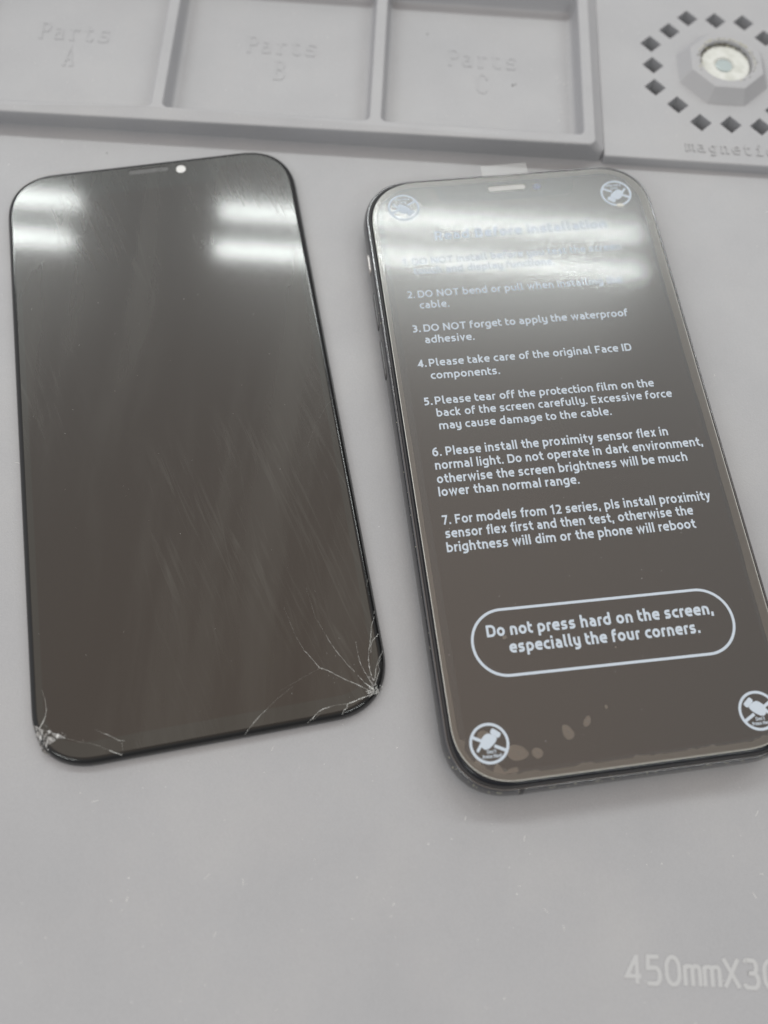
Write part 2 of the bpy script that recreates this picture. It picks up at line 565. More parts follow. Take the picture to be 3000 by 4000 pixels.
        W = 5.6; s((h, 0), (h, 6.9)); s((W - h, 0), (W - h, 6.9)); s((h, 6.9 - h * .6), (W - h, h * .6))
    elif ch == 'O':
        W = 6.5; e(W / 2, 3.45, W / 2 - h, 3.45 - h)
    elif ch in 'PR':
        W = 4.8; s((h, 0), (h, C), (W - h, C, 1.9), (W - h, 2.85, 1.9), (2 * h - .03, 2.85))
        if ch == 'R': s((W * .52, 2.85), (W - h * .8, 0))
    elif ch == 'T':
        W = 5.0; s((0, C), (W, C)); s((W / 2, C), (W / 2, 0))
    elif ch == '1':
        W = 3.2; s((.3, 5.35), (W - h - .4, 6.55), (W - h - .4, 0))
    elif ch == '2':
        W = 4.3; s((.35, C), (W - h, C, 1.8), (W - h, 3.9, 1.4), (h + .2, b), (W, b))
    elif ch == '3':
        W = 4.2; s((.4, C), (W - h - .1, C, 1.6), (W - h - .1, 3.7, 1.5), (1.3, 3.7)); s((1.3, 3.7), (W - h, 3.7, 1.6), (W - h, b, 1.8), (.2, b))
    elif ch == '4':
        W = 4.7; s((W * .73, 0), (W * .73, 6.9)); s((W * .73, C), (h + .05, 2.0), (W, 2.0))
    elif ch == '5':
        W = 4.2; s((W - .3, C), (h + .35, C), (h + .25, 3.95), (W - h, 3.95, 1.8), (W - h, b, 1.9), (.2, b))
    elif ch == '6':
        W = 4.6; s((W - .8, C), (h, C, 2.9), (h, b, 2.0), (W - h, b, 2.0), (W - h, 4.05, 2.0), (2 * h - .03, 4.05))
    elif ch == '7':
        W = 4.2; s((0, C), (W - h * .9, C), (W * .36, 0))
    elif ch == '.':
        W = 2 * h; dot(h, h)
    elif ch == ',':
        W = 2 * h; s((h, 2 * h), (h * .7, -1.1))
    elif ch == "'":
        W = 2 * h; s((h, A), (h, 5.4))
    elif ch == ' ':
        W = 1.35
    return W, P

ROUND_L, ROUND_R = set('cdeogO'), set('bceopD')
def text_line(mb, string, x0, y0, x1, y1, size, h, st='round', z=0.0, height=0.02, mi=0):
    """a line of lettering on the plane z whose baseline runs from (x0, y0) to (x1, y1); size = mm per 10 units"""
    pen, run = 0.0, []
    for i, ch in enumerate(string):
        W, P = glyph(ch, h, st)
        run.append((pen, P))
        gap = 1.15
        nx = string[i + 1] if i + 1 < len(string) else ' '
        if ch in ROUND_R: gap -= 0.22
        if nx in ROUND_L: gap -= 0.22
        if ch in 'rtfvwyTkx': gap -= 0.3
        if nx in 'vwytT': gap -= 0.2
        if ch == ' ': gap = 1.0
        pen += W + gap
    total = pen - gap
    dx, dy = x1 - x0, y1 - y0
    ln = math.hypot(dx, dy)
    ux, uy = dx / ln, dy / ln
    kx, ky = ln / total, size / 10.0
    cnt = 0
    for off, P in run:
        for pts, closed in P:
            L, R = ribbon(pts, h, closed)
            cnt += 1
            zz = z + height + (cnt % 7) * 0.0016
            def tr(p, zv):
                px, py = (off + p[0]) * kx, p[1] * ky
                return (x0 + ux * px - uy * py, y0 + uy * px + ux * py, zv)
            m = len(L)
            vs = [tr(p, zz) for p in L] + [tr(p, zz) for p in R] + [tr(p, z) for p in L] + [tr(p, z) for p in R]
            fs = []
            for i in range(m if closed else m - 1):
                j = (i + 1) % m
                fs.append((i, m + i, m + j, j))
                fs.append((2 * m + i, i, j, 2 * m + j))
                fs.append((m + i, 3 * m + i, 3 * m + j, m + j))
            if not closed:
                fs.append((0, 2 * m, 3 * m, m))
                fs.append((m - 1, 2 * m - 1, 4 * m - 1, 3 * m - 1))
            mb.add(vs, fs, mi)

def stroke(mb, pts, half, z, height=0.02, closed=False, mi=0):
    L, R = ribbon(pts, half, closed)
    m = len(L)
    vs = [(*p, z + height) for p in L] + [(*p, z + height) for p in R] + [(*p, z) for p in L] + [(*p, z) for p in R]
    fs = []
    for i in range(m if closed else m - 1):
        j = (i + 1) % m
        fs += [(i, m + i, m + j, j), (2 * m + i, i, j, 2 * m + j), (m + i, 3 * m + i, 3 * m + j, m + j)]
    if not closed:
        fs += [(0, 2 * m, 3 * m, m), (m - 1, 2 * m - 1, 4 * m - 1, 3 * m - 1)]
    mb.add(vs, fs, mi)

# slab lettering moulded into the mat: typewriter forms in a 10-unit cell, capitals 6.9, x-height 5.0
SLAB = {
    'P': [[(1.2, 0), (3.4, 0)], [(1.2, 6.9), (2.3, 6.9)], [(2.3, 0), (2.3, 6.9)], [(2.3, 6.9), (6.6, 6.9, 1.8), (6.6, 3.3, 1.8), (2.3, 3.3)]],
    'a': [[(1.9, 4.7), (5.6, 4.7, 1.5), (5.6, 0.2), (6.7, 0.2)], [(5.6, 2.8), (1.6, 2.8, 1.3), (1.6, 0, 1.3), (5.6, 0.3)]],
    'r': [[(1.4, 4.7), (2.9, 4.7), (2.9, 0)], [(1.4, 0), (4.8, 0)], [(2.9, 2.8), (3.4, 4.8, 1.6), (6.2, 4.8), (6.2, 3.9)]],
    't': [[(2.8, 6.4), (2.8, 0, 1.6), (6.2, 0, 1.0), (6.2, 0.9)], [(1.4, 4.7), (5.6, 4.7)]],
    's': [[(6.2, 4.8), (2.0, 4.8, 1.0), (2.0, 2.5, 1.0), (6.3, 2.5, 1.0), (6.3, 0, 1.0), (1.8, 0)], [(6.2, 5.0), (6.2, 3.9)], [(1.8, 0), (1.8, 1.1)]],
    'A': [[(1.2, 0), (3.2, 0)], [(5.0, 0), (7.0, 0)], [(2.1, 0), (4.1, 6.9), (6.0, 0)], [(2.9, 2.4), (5.3, 2.4)]],
    'B': [[(1.6, 0), (2.6, 0), (2.6, 6.9), (1.6, 6.9)], [(2.6, 6.9), (6.2, 6.9, 1.6), (6.2, 3.7, 1.6), (2.6, 3.7)], [(2.6, 3.7), (6.7, 3.7, 1.7), (6.7, 0, 1.7), (2.6, 0)]],
    'C': [[(6.6, 4.9), (6.6, 6.7)], [(6.6, 5.6), (5.6, 6.9, 1.2), (2.0, 6.9, 2.6), (2.0, 0, 2.6), (6.0, 0, 1.2), (6.7, 1.4)]],
    'm': [[(.6, 4.7), (1.6, 4.7), (1.6, 0)], [(.6, 0), (2.5, 0)], [(1.6, 3.3), (1.8, 4.9, 1.2), (4.2, 4.9, 1.2), (4.2, 0)], [(4.2, 3.3), (4.4, 4.9, 1.2), (6.8, 4.9, 1.2), (6.8, 0)], [(6.8, 0), (7.6, 0)]],
    'g': [[(6.8, 4.8), (5.6, 4.8), (5.6, -1.9, 1.4), (2.0, -1.9)], [(5.6, 4.4), (1.7, 4.8, 1.8), (1.7, 0.4, 1.8), (5.6, 0.6)]],
    'n': [[(1.2, 4.7), (2.2, 4.7), (2.2, 0)], [(1.2, 0), (3.3, 0)], [(2.2, 3.0), (2.6, 4.9, 1.6), (6.0, 4.9, 1.6), (6.0, 0)], [(5.0, 0), (7.0, 0)]],
    'e': [[(2.3, 2.6), (6.5, 2.6), (6.5, 4.9, 2.0), (1.7, 4.9, 2.0), (1.7, 0, 2.0), (6.3, 0.1, .6)]],
    'i': [[(2.2, 4.7), (4.1, 4.7), (4.1, 0)], [(1.8, 0), (6.4, 0)], [(4.1, 6.2), (4.1, 7.3)]],
    'c': [[(6.2, 3.6), (6.2, 4.8)], [(6.2, 4.6), (1.7, 4.9, 2.0), (1.7, 0, 2.0), (6.4, 0.3)]],
    '4': [[(5.6, 0), (5.6, 6.9)], [(5.6, 6.7), (1.2, 1.8), (7.4, 1.8)]],
    '5': [[(6.8, 6.6), (2.2, 6.6), (1.9, 3.9), (6.9, 4.1, 1.9), (6.9, .2, 1.9), (1.4, .2, 1.2)]],
    '0': [[(1.5, 3.4), (1.5, 6.7, 2.6), (6.9, 6.7, 2.6), (6.9, .2, 2.6), (1.5, .2, 2.6), (1.5, 3.38)]],
    '3': [[(1.6, 6.0), (2.2, 6.7, .6), (6.5, 6.7, 1.7), (6.5, 3.6, 1.7), (3.0, 3.6)], [(3.0, 3.6), (7.0, 3.6, 1.8), (7.0, .2, 1.8), (1.3, .2, 1.0), (1.3, 1.2)]],
    'M': [[(.9, 0), (.9, 4.9)], [(.9, 3.6), (1.2, 4.7, 1.0), (4.1, 4.7, 1.0), (4.1, 0)], [(4.1, 3.6), (4.4, 4.7, 1.0), (7.3, 4.7, 1.0), (7.3, 0)]],
    'X': [[(1.0, 0), (7.2, 6.9)], [(1.0, 6.9), (7.2, 0)]],
}
def slab_line(mb, string, x0, y0, pitch, size, half, z, height):
    k = size / 6.9
    kx = pitch / 8.4
    cnt = 0
    for i, ch in enumerate(string):
        for path in SLAB.get(ch, []):
            pts = [(x0 + i * pitch + p[0] * kx, y0 + p[1] * k) for p in fillet(path)]
            cnt += 1
            stroke(mb, pts, half, z, height + (cnt % 7) * 0.002)

# ================================================================== the table and the repair mat
tb = MB()
tb.box(-620, 620, -330, 520, -28, -3.2)
tag(tb.build('table_top', TABLE), 'dark worktop under the grey silicone mat', 'table', kind='structure')

mat_root = empty('repair_mat', 40, 85, -3.0, 0, 'grey silicone repair mat with moulded parts compartments, holding both phones', 'repair mat')
MX, MY, MZ = 40.0, 85.0, -3.0
def mbuild(mb, name, mats, parent=mat_root, smooth=35, deform=None):
    """mat pieces are written in table coordinates and shifted to the mat's own base"""
    d = deform or (lambda x, y, z: (x, y, z))
    def dd(x, y, z):
        x, y, z = d(x, y, z)
        return (x - MX, y - MY, z - MZ)
    return mb.build(name, mats, parent, smooth, True, dd)

# flat work area
m = MB()
prof = [(1.2, -3.0), (0.3, -2.7), (0, -2.0), (0, -0.8), (0.25, -0.2), (0.8, 0.0)]
ws = lambda i: rrect(-170 + i, 280 - i, -66 + i, 172 - i, 8 - i, 10)
m.loft([at(ws(i), z) for i, z in prof], True, True)
mbuild(m, 'work_surface', SIL)

# parts tray: lip with three rounded compartments
LIP = 5.4
m = MB()
comps = [(-110.6, -59.6), (-56.45, -4.2), (-1.0, 50.75)]
Y0, Y1 = 171.15, 220.0
F = 0.55
fl = [(0.0, 0.0)] 
arc = [(F * (1 - math.sin(t)), -F * (1 - math.cos(t))) for t in [math.radians(a) for a in (0, 22, 45, 68, 90)]]
inner_loops = []
for x0, x1 in comps:
    base = lambda i: rrect(x0 + i, x1 - i, Y0 + i, Y1 - i, max(1.5 - i, 0.4), 7)
    rings = []
    for dxx, dz in arc:                      # rolled lip: starts F outside the wall
        rings.append(at(base(-dxx), LIP + dz))
    for i, z in ((0.25, 3.0), (0.55, 1.2), (0.75, 0.75), (1.05, 0.4), (1.5, 0.22), (2.2, 0.15)):
        rings.append(at(base(i), z))
    m.loft(rings, False, True)
    inner_loops.append(base(-F))
def outer(i, low=0.0):
    pts = []
    for x, y in rrect(-122 + i, 53.9 - i, 167.75 + i, 226 - i, 2.2 - min(i, 1), 8):
        pts.append((x, y))
    return pts
def shift(lp, k):
    """the wall toward the screw plate slopes out"""
    return [(x + (3.0 * k if x > 40 else 0), y) for x, y in lp]
rings = [at(outer(F), LIP)]
for dxx, dz in arc[1:]:
    rings.append(at(outer(dxx), LIP + dz))
rings.append(at(shift(outer(0.0), 0.55), 3.3))
rings.append(at(shift(outer(0.0), 0.9), 2.4))
rings.append(at(shift(outer(0.05), 1.0), 1.0))
rings.append(at(shift(outer(-0.1), 1.05), 0.0))
rings.append(at(shift(outer(-0.1), 1.05), -3.0))
m.loft(rings)
m.flat(outer(F), inner_loops, LIP)
def sag(x, y, z):
    """the soft front lip droops forward at its left"""
    t = max(0.0, min(1.0, (-62 - x) / 40.0)) if y < 174 else 0.0
    t = t * t * (3 - 2 * t)
    k = max(0.0, min(1.0, z / LIP))
    wob = 0.10 * math.sin(x * 0.11) * k if y < 172 else 0.0
    return (x, y - 1.0 * t * k + wob, z - 0.75 * t * k)
mbuild(m, 'parts_tray', SIL, deform=sag)
for ch, cx in (('A', -84.6), ('B', -29.0), ('C', 25.4)):
    lm = MB()
    slab_line(lm, 'Parts', cx - 9.9, 197.2, 3.95, 5.4, 0.30, 0.15, 0.11)
    slab_line(lm, ch, cx - 2.3, 188.2, 4.4, 6.3, 0.30, 0.15, 0.11)
    mbuild(lm, 'moulded_lettering', SIL, smooth=30)

# raised screw plate with diamond sockets
PZ = 2.5
m = MB()
dia = []
cxp, cyp = 90.1, 199.0
ring = [(-7.86, 18.75), (0, 18.6), (7.86, 18.5), (13.3, 13.2), (18.8, 8.1), (18.8, 0.4), (18.7, -7.4), (13.2, -13.0),
        (8.6, -18.75), (0.65, -18.65), (-7.3, -18.6), (-13.0, -13.0), (-18.7, -7.4), (-18.75, 0.45), (-18.85, 8.2), (-13.3, 13.5)]
for dx, dy in ring:
    c = (cxp + dx, cyp + dy)
    dia.append([(c[0] + 2.92, c[1]), (c[0], c[1] + 2.95), (c[0] - 2.92, c[1]), (c[0], c[1] - 2.95)])
def plate(i):
    return rrect(56.6 + i, 280 - i, 167.1 + i, 238 - i, 0.6 if i < 0.3 else 0.4, 6)
rings = [at(plate(0.45), PZ)] + [at(plate(0.45 * (1 - math.sin(math.radians(a)))), PZ - 0.45 * (1 - math.cos(math.radians(a)))) for a in (30, 60, 90)]
rings += [at(plate(-0.12), 0.0), at(plate(-0.12), -3.0)]
m.loft(rings)
m.flat(plate(0.45), dia, PZ)
for d in dia:
    cc = (sum(p[0] for p in d) / 4, sum(p[1] for p in d) / 4)
    inn = [(cc[0] + (p[0] - cc[0]) * 0.93, cc[1] + (p[1] - cc[1]) * 0.93) for p in d]
    m.loft([at(d, PZ), at(inn, -3.0)])
mbuild(m, 'screw_plate', SIL, smooth=40)
lm = MB()
slab_line(lm, 'magnetic', 77.7, 170.55, 3.03, 3.15, 0.2, PZ, 0.24)
mbuild(lm, 'moulded_lettering', SIL_LETTER, smooth=30)

# octagonal boss with its magnet
def octagon(ap):
    R = ap / math.cos(math.pi / 8)
    return [(cxp + R * math.cos(math.pi / 8 + k * math.pi / 4), cyp + R * math.sin(math.pi / 8 + k * math.pi / 4)) for k in range(8)]
def octr(ap, f):
    """octagon with slightly softened corners"""
    o = octagon(ap)
    pts = []
    for k in range(8):
        p, a, c = Vector(o[k]), Vector(o[k - 1]), Vector(o[(k + 1) % 8])
        d1, d2 = (a - p).normalized(), (c - p).normalized()
        for s in (0, .33, .67, 1):
            q = (p + d1 * f) * (1 - s) ** 2 + p * 2 * s * (1 - s) + (p + d2 * f) * s * s
            pts.append((q.x, q.y))
    return pts
m = MB()
hz = circle(cxp, cyp, 7.05, 48)
m.loft([at(octr(12.1, .5), PZ + 0.003), at(octr(11.75, .5), PZ + 0.25), at(octr(9.75, .45), 5.7), at(octr(9.45, .4), 5.93), at(octr(9.1, .4), 6.0)])
m.flat(octr(9.1, .4), [circle(cxp, cyp, 7.25, 48)], 6.0)
m.loft([at(circle(cxp, cyp, 7.25, 48), 6.0), at(circle(cxp, cyp, 7.07, 48), 5.85), at(circle(cxp, cyp, 7.0, 48), 5.3), at(circle(cxp, cyp, 7.0, 48), 3.9)], False, True)
boss = mbuild(m, 'magnet_boss', SIL, smooth=25)
m = MB()
m.loft([at(circle(cxp, cyp, 6.8, 48), 3.95), at(circle(cxp, cyp, 6.8, 48), 4.55), at(circle(cxp, cyp, 6.55, 48), 4.75), at(circle(cxp - .3, cyp - .4, 2.75, 48), 4.85),
        at(circle(cxp - .3, cyp - .4, 2.4, 48), 4.5)], False, True)
mbuild(m, 'magnet', MAGNET, parent=boss)
m = MB()
m.loft([at(circle(cxp - .3, cyp - .45, 2.2, 32), 4.45), at(circle(cxp - .3, cyp - .45, 2.2, 32), 4.68), at(circle(cxp - .3, cyp - .45, 1.9, 32), 4.75)], False, True)
mbuild(m, 'magnet_core', ZINC, parent=boss)
m = MB()
def chip(mb, x, y, z, r, flat=0.5, mi=0, rng=random):
    """small irregular crumb"""
    k = rng.randint(4, 6)
    a0 = rng.random() * 6.28
    base = [(x + r * rng.uniform(.6, 1.2) * math.cos(a0 + 6.283 * i / k), y + r * rng.uniform(.6, 1.2) * math.sin(a0 + 6.283 * i / k), z) for i in range(k)]
    top = (x + rng.uniform(-.3, .3) * r, y + rng.uniform(-.3, .3) * r, z + r * flat * rng.uniform(.7, 1.4))
    mb.add(base + [top], [(i, (i + 1) % k, k) for i in range(k)], mi)
for i in range(230):
    t = math.radians(random.gauss(80, 62))
    rr = 7.35 + abs(random.gauss(0, .35))
    chip(m, cxp + rr * math.cos(t), cyp + rr * math.sin(t), 5.98, random.uniform(.08, .26), .8, 0 if random.random() < .72 else 1)
for i in range(150):
    t = math.radians(random.gauss(110, 45))
    rr = 6.6 + random.uniform(-.25, .35)
    chip(m, cxp + rr * math.cos(t), cyp + rr * math.sin(t), 4.6 + random.uniform(0, .7), random.uniform(.12, .32), .8, 1 if random.random() < .7 else 0)  # mostly dark grit, which also paints the shading inside the far wall
gl = mbuild(m, 'glue_residue', [GLUE, GRIT], parent=boss, smooth=0)
tag(gl, kind='stuff')

# raised size lettering near the front edge
lm = MB()
slab_line(lm, '450MMX300MM', 52.0, -22.0, 3.63, 4.75, 0.38, 0.0, 0.12)
mbuild(lm, 'size_lettering', SIL_PRINT, smooth=30)

# ================================================================== loose cracked screen
scr = empty('phone_screen', -42.08, 86.47, 0, 13.15, 'bare black phone screen without a body, both lower corners cracked', 'phone screen')
def sq(hw, hh, i, a=12.6, n=14, p=2.35):
    return rrect(-hw + i, hw - i, -hh + i, hh - i, a - i, n, p)
SW, SH = 35.15, 71.6
m = MB()
m.loft([at(sq(SW, SH, i), z) for i, z in ((1.0, 0.05), (0.3, 0.15), (0.08, 0.4), (0.08, 0.95), (0.16, 1.1), (0.7, 1.14))], True, True)
m.build('screen_frame', BEZEL, scr)
m = MB()
GP = [(0.34, 1.1), (0.27, 1.16)] + [(0.27 + 1.3 * (1 - math.cos(t)), 1.16 + 1.29 * math.sin(t)) for t in [math.radians(a) for a in (12, 24, 36, 48, 58, 68, 76, 83)]] + [(1.57, 2.45)]
spk = rrect(-5.3, 4.6, 67.9, 69.4, 0.74, 6)
hole = circle(7.54, 68.0, 1.3, 28)
m.loft([at(sq(SW, SH, i), z) for i, z in GP], mi=1)
m.flat(sq(SW, SH, 1.57), [spk, hole], 2.45)
m.loft([at(spk, 2.45), at(spk, 1.7)], False, True)
m.loft([at(hole, 2.45), at(hole, 1.3)], False, False)
m.build('cover_glass', [GLASS, EDGE_GLASS], scr, smooth=50)
# active area with its notch
def panel_loop(hw, top, bot, a, nx0, nx1, ndep):
    lp = rrect(-hw, hw, bot, top, a, 12, 2.3)
    out, done = [], False
    for i, q in enumerate(lp):
        out.append(q)
        if not done and q[1] >= top - 1e-6 and q[0] > 0 and lp[(i + 1) % len(lp)][0] < 0:
            done = True
            r1 = 1.3
            n1 = fillet([(nx1 + 3, top), (nx1, top, r1), (nx1 - .6, top - ndep, 2.4), (nx0 + .6, top - ndep, 2.4), (nx0, top, r1), (nx0 - 3, top)], step=.5)
            out += n1
    return out
m = MB()
m.flat(panel_loop(32.3, 67.6, -67.1, 8.5, -17.5, 17.0, 4.6), [], 2.454)
m.build('display_panel', PANEL, scr, smooth=0)
m = MB()
m.box(-5.25, 4.55, 67.95, 69.35, 1.72, 2.32)
for i in range(30):
    chip(m, random.uniform(-4.9, 4.2), random.uniform(68.1, 69.3), 2.3, random.uniform(.08, .22), .8)
m.build('earpiece_mesh', mat('torn_mesh', (0.15, 0.15, 0.15), 0.5, metal=0.4), scr, smooth=0)
m = MB()
m.loft([at(circle(7.54, 68.0, 1.21, 28), 1.2), at(circle(7.54, 68.0, 1.21, 28), 2.3)], True, True)
m.build('camera_opening', mat('pale_opening', (0.85, 0.85, 0.84), 0.6), scr)
def sdf_in(x, y, hw, hh, r):
    """distance inside a rounded rectangle"""
    qx, qy = abs(x) - hw + r, abs(y) - hh + r
    return -(math.hypot(max(qx, 0), max(qy, 0)) + min(max(qx, qy), 0) - r)
def glass_z(x, y):
    d = sdf_in(x, y, SW, SH, 11.2)
    if d >= 1.57: return 2.45
    if d <= GP[1][0]: return GP[1][1]
    for (d0, z0), (d1, z1) in zip(GP[1:], GP[2:]):
        if d0 <= d <= d1:
            return z0 + (z1 - z0) * (d - d0) / (d1 - d0)
    return 2.45

def crack(mb, pts, w0, w1, mi=0, jag=0.06, rng=random):
    """fracture line: a thin raised sliver whose width flickers along its length"""
    dense = []
    for a, c in zip(pts, pts[1:]):
        k = max(2, int(math.hypot(c[0] - a[0], c[1] - a[1]) / 0.45))
        for i in range(k):
            s = i / k
            dense.append((a[0] + (c[0] - a[0]) * s + rng.uniform(-jag, jag) * .6, a[1] + (c[1] - a[1]) * s + rng.uniform(-jag, jag) * .6))
    dense.append(pts[-1])
    n = len(dense)
    rows = []
    for i, q in enumerate(dense):
        a, c = dense[max(i - 1, 0)], dense[min(i + 1, n - 1)]
        d = Vector((c[0] - a[0], c[1] - a[1]))
        if d.length < 1e-6: d = Vector((1, 0))
        d.normalize()
        s = i / max(n - 1, 1)
        w = (w0 + (w1 - w0) * s) * rng.uniform(.35, 1.35)
        nx, ny = -d.y, d.x
        pl, pr = (q[0] + nx * w, q[1] + ny * w), (q[0] - nx * w, q[1] - ny * w)
        rows.append(((*pl, glass_z(*pl) + .003), (*q, glass_z(*q) + .012 + w * .35), (*pr, glass_z(*pr) + .003)))
    vs = [p for r in rows for p in r]
    fs = []
    for i in range(n - 1):
        fs += [(3 * i, 3 * i + 1, 3 * i + 4, 3 * i + 3), (3 * i + 1, 3 * i + 2, 3 * i + 5, 3 * i + 4)]
    mb.add(vs, fs, mi)

CR = [
 ([(31.44, -67.62), (29.44, -66.27), (27.95, -65.19), (26.54, -64.32), (24.77, -63.0), (23.12, -61.7), (21.62, -60.93)], .07, .09, 0),
 ([(21.62, -60.93), (20.84, -59.59), (19.76, -57.75), (19.14, -57.01)], .07, .05, 0),
 ([(19.14, -57.01), (17.82, -53.45), (16.44, -47.47)], .05, .03, 1),
 ([(31.33, -66.86), (29.96, -65.43), (28.89, -63.74)], .11, .06, 0),
 ([(28.45, -63.04), (27.2, -61.24), (26.13, -59.41), (25.27, -57.79), (24.66, -56.53), (23.92, -54.53)], .05, .05, 0),
 ([(23.92, -54.53), (23.05, -52.11), (22.42, -50.5), (21.54, -44.13)], .05, .03, 1),
 ([(31.46, -66.14), (30.78, -64.4), (30.27, -63.05), (29.8, -61.46), (29.62, -59.65), (29.66, -58.0), (29.63, -57.1)], .09, .03, 0),
 ([(31.55, -64.29), (31.45, -63.14), (31.44, -62.13), (31.65, -60.65), (32.02, -58.94), (32.47, -57.86), (32.84, -56.52), (33.34, -54.53), (33.96, -53.21), (34.29, -52.48)], .1, .06, 0),
 ([(32.25, -59.74), (32.5, -58.38), (33.08, -57.33), (34.11, -56.55), (34.78, -55.7)], .07, .1, 0),
 ([(32.04, -65.37), (32.6, -63.35), (33.05, -62.3), (33.79, -61.04), (34.52, -60.15), (34.7, -59.69)], .1, .07, 0),
 ([(31.78, -66.45), (32.74, -64.63), (33.33, -63.48), (33.29, -62.34), (34.15, -61.1)], .08, .05, 0),
 ([(31.01, -67.91), (29.84, -68.19), (28.43, -68.43), (27.27, -68.71), (25.87, -68.94)], .13, .13, 0),
 ([(25.87, -68.94), (23.8, -68.75), (22.3, -68.9)], .07, .06, 1),
 ([(22.3, -68.9), (21.31, -68.96), (20.0, -69.45), (18.75, -70.43), (17.67, -71.08)], .08, .1, 0),
 ([(22.1, -69.15), (20.6, -69.6), (19.2, -70.5), (18.2, -71.1)], .05, .05, 1),
 ([(25.87, -68.94), (25.75, -69.65), (24.93, -70.11), (24.57, -70.77)], .09, .08, 0),
 ([(30.82, -68.25), (30.19, -68.99), (29.42, -69.83)], .05, .07, 0),
 ([(21.62, -60.93), (20.82, -61.28), (18.98, -61.89), (13.01, -64.16)], .04, .02, 1),
 ([(5.27, -71.17), (7.29, -69.26), (8.81, -68.05), (10.17, -67.08)], .1, .05, 0),
 ([(10.17, -67.08), (12.75, -65.35), (15.76, -63.69)], .04, .03, 1),
 ([(34.6, -1.12), (34.02, -1.91), (32.71, -2.97)], .07, .03, 0),
 ([(32.71, -2.97), (31.26, -4.89), (29.71, -6.96), (28.03, -9.94), (26.76, -12.57)], .03, .02, 1),
 ([(34.61, -44.15), (33.81, -45.86)], .07, .03, 0),
 ([(34.7, -51.21), (34.3, -51.96)], .06, .04, 0),
 ([(-32.44, -55.49), (-31.94, -57.4), (-31.75, -59.4)], .04, .1, 1),
 ([(-31.75, -59.4), (-31.97, -60.85), (-32.62, -62.07), (-33.39, -63.11)], .09, .15, 0),
 ([(-22.86, -65.04), (-21.18, -66.09)], .03, .05, 1), ([(-21.18, -66.09), (-20.05, -66.74), (-18.53, -67.9), (-17.38, -68.19)], .07, .06, 0),
 ([(-17.99, -68.44), (-17.92, -69.33), (-17.87, -70.51), (-19.3, -70.24), (-20.68, -69.26), (-22.78, -68.0), (-24.05, -67.4)], .07, .05, 1),
 ([(-24.05, -67.4), (-26.18, -66.71), (-28.16, -65.76)], .04, .06, 1),
 ([(-20.4, -69.5), (-18.2, -70.7)], .12, .1, 0),
 ([(31.5, -67.7), (32.4, -66.9), (33.0, -67.1), (33.2, -67.6)], .12, .1, 0),
 ([(32.2, -66.9), (32.6, -67.6), (32.1, -68.2)], .1, .08, 0),
]
cm = [MB(), MB(), MB(), MB()]
for pts, w0, w1, mi in CR:
    crack(cm[0 if pts[0][0] < -10 else (1 if pts[0][1] < -50 else 2 if pts[0][1] > -20 else 3)], pts, w0 * .5, w1 * .5, mi if pts[0][1] < -50 else 1)
m = cm[1]
for a in range(22):                                  # short splinters round the point of impact
    t = math.radians(95 + a * 6 + random.uniform(-4, 4))
    r1 = random.uniform(.8, 1.9)
    crack(m, [(31.6 + .25 * math.cos(t), -67.65 + .25 * math.sin(t)), (31.6 + r1 * math.cos(t), -67.65 + r1 * math.sin(t))], .10, .02, 0)
for i in range(48):                                  # glass crumbs
    chip(m, 31.9 + random.gauss(0, .6), -67.2 + random.gauss(0, .6), 2.45, random.uniform(.05, .16), 1.0)
for i in range(14):
    x, y = random.uniform(22, 33), random.uniform(-69, -58)
    chip(m, x, y, glass_z(x, y), random.uniform(.04, .08), .8)
for q in cm:
    q.build('crack_lines', [CRACK, CRACK_FAINT], scr, smooth=0, fix=False)

FL = [[(-34.6, -62.26), (-34.22, -62.07), (-33.37, -62.67), (-33.7, -63.35), (-34.5, -63.34)], [(-34.5, -63.34), (-33.7, -63.35), (-32.99, -63.77), (-33.47, -64.57), (-34.33, -64.56)],
 [(-33.44, -64.13), (-32.72, -64.12), (-32.91, -65.11), (-33.51, -65.58), (-34.0, -65.13)], [(-33.37, -62.67), (-32.54, -63.42), (-32.72, -64.12), (-33.41, -63.4)],
 [(-32.14, -64.08), (-31.48, -64.05), (-31.73, -64.59), (-32.24, -64.72)], [(-32.58, -64.29), (-32.16, -64.52), (-32.2, -65.24), (-32.63, -65.16)],
 [(-31.97, -63.67), (-31.24, -63.58), (-30.82, -63.95), (-31.42, -64.21)], [(-31.12, -64.12), (-29.7, -64.67), (-29.14, -65.07), (-28.16, -65.69), (-29.46, -65.53), (-30.59, -65.02)],
 [(-31.88, -64.71), (-30.59, -65.1), (-30.34, -65.73), (-31.38, -66.27), (-32.08, -65.85)], [(-32.64, -65.45), (-31.8, -65.9), (-32.14, -67.0), (-32.98, -66.56)],
 [(-33.81, -65.68), (-32.94, -65.69), (-33.13, -66.53), (-33.55, -66.31)], [(-32.99, -66.7), (-31.86, -67.06), (-31.62, -68.11), (-32.49, -68.1), (-33.03, -67.42)],
 [(-33.41, -66.48), (-32.93, -66.86), (-33.03, -67.42), (-33.51, -66.9)]]
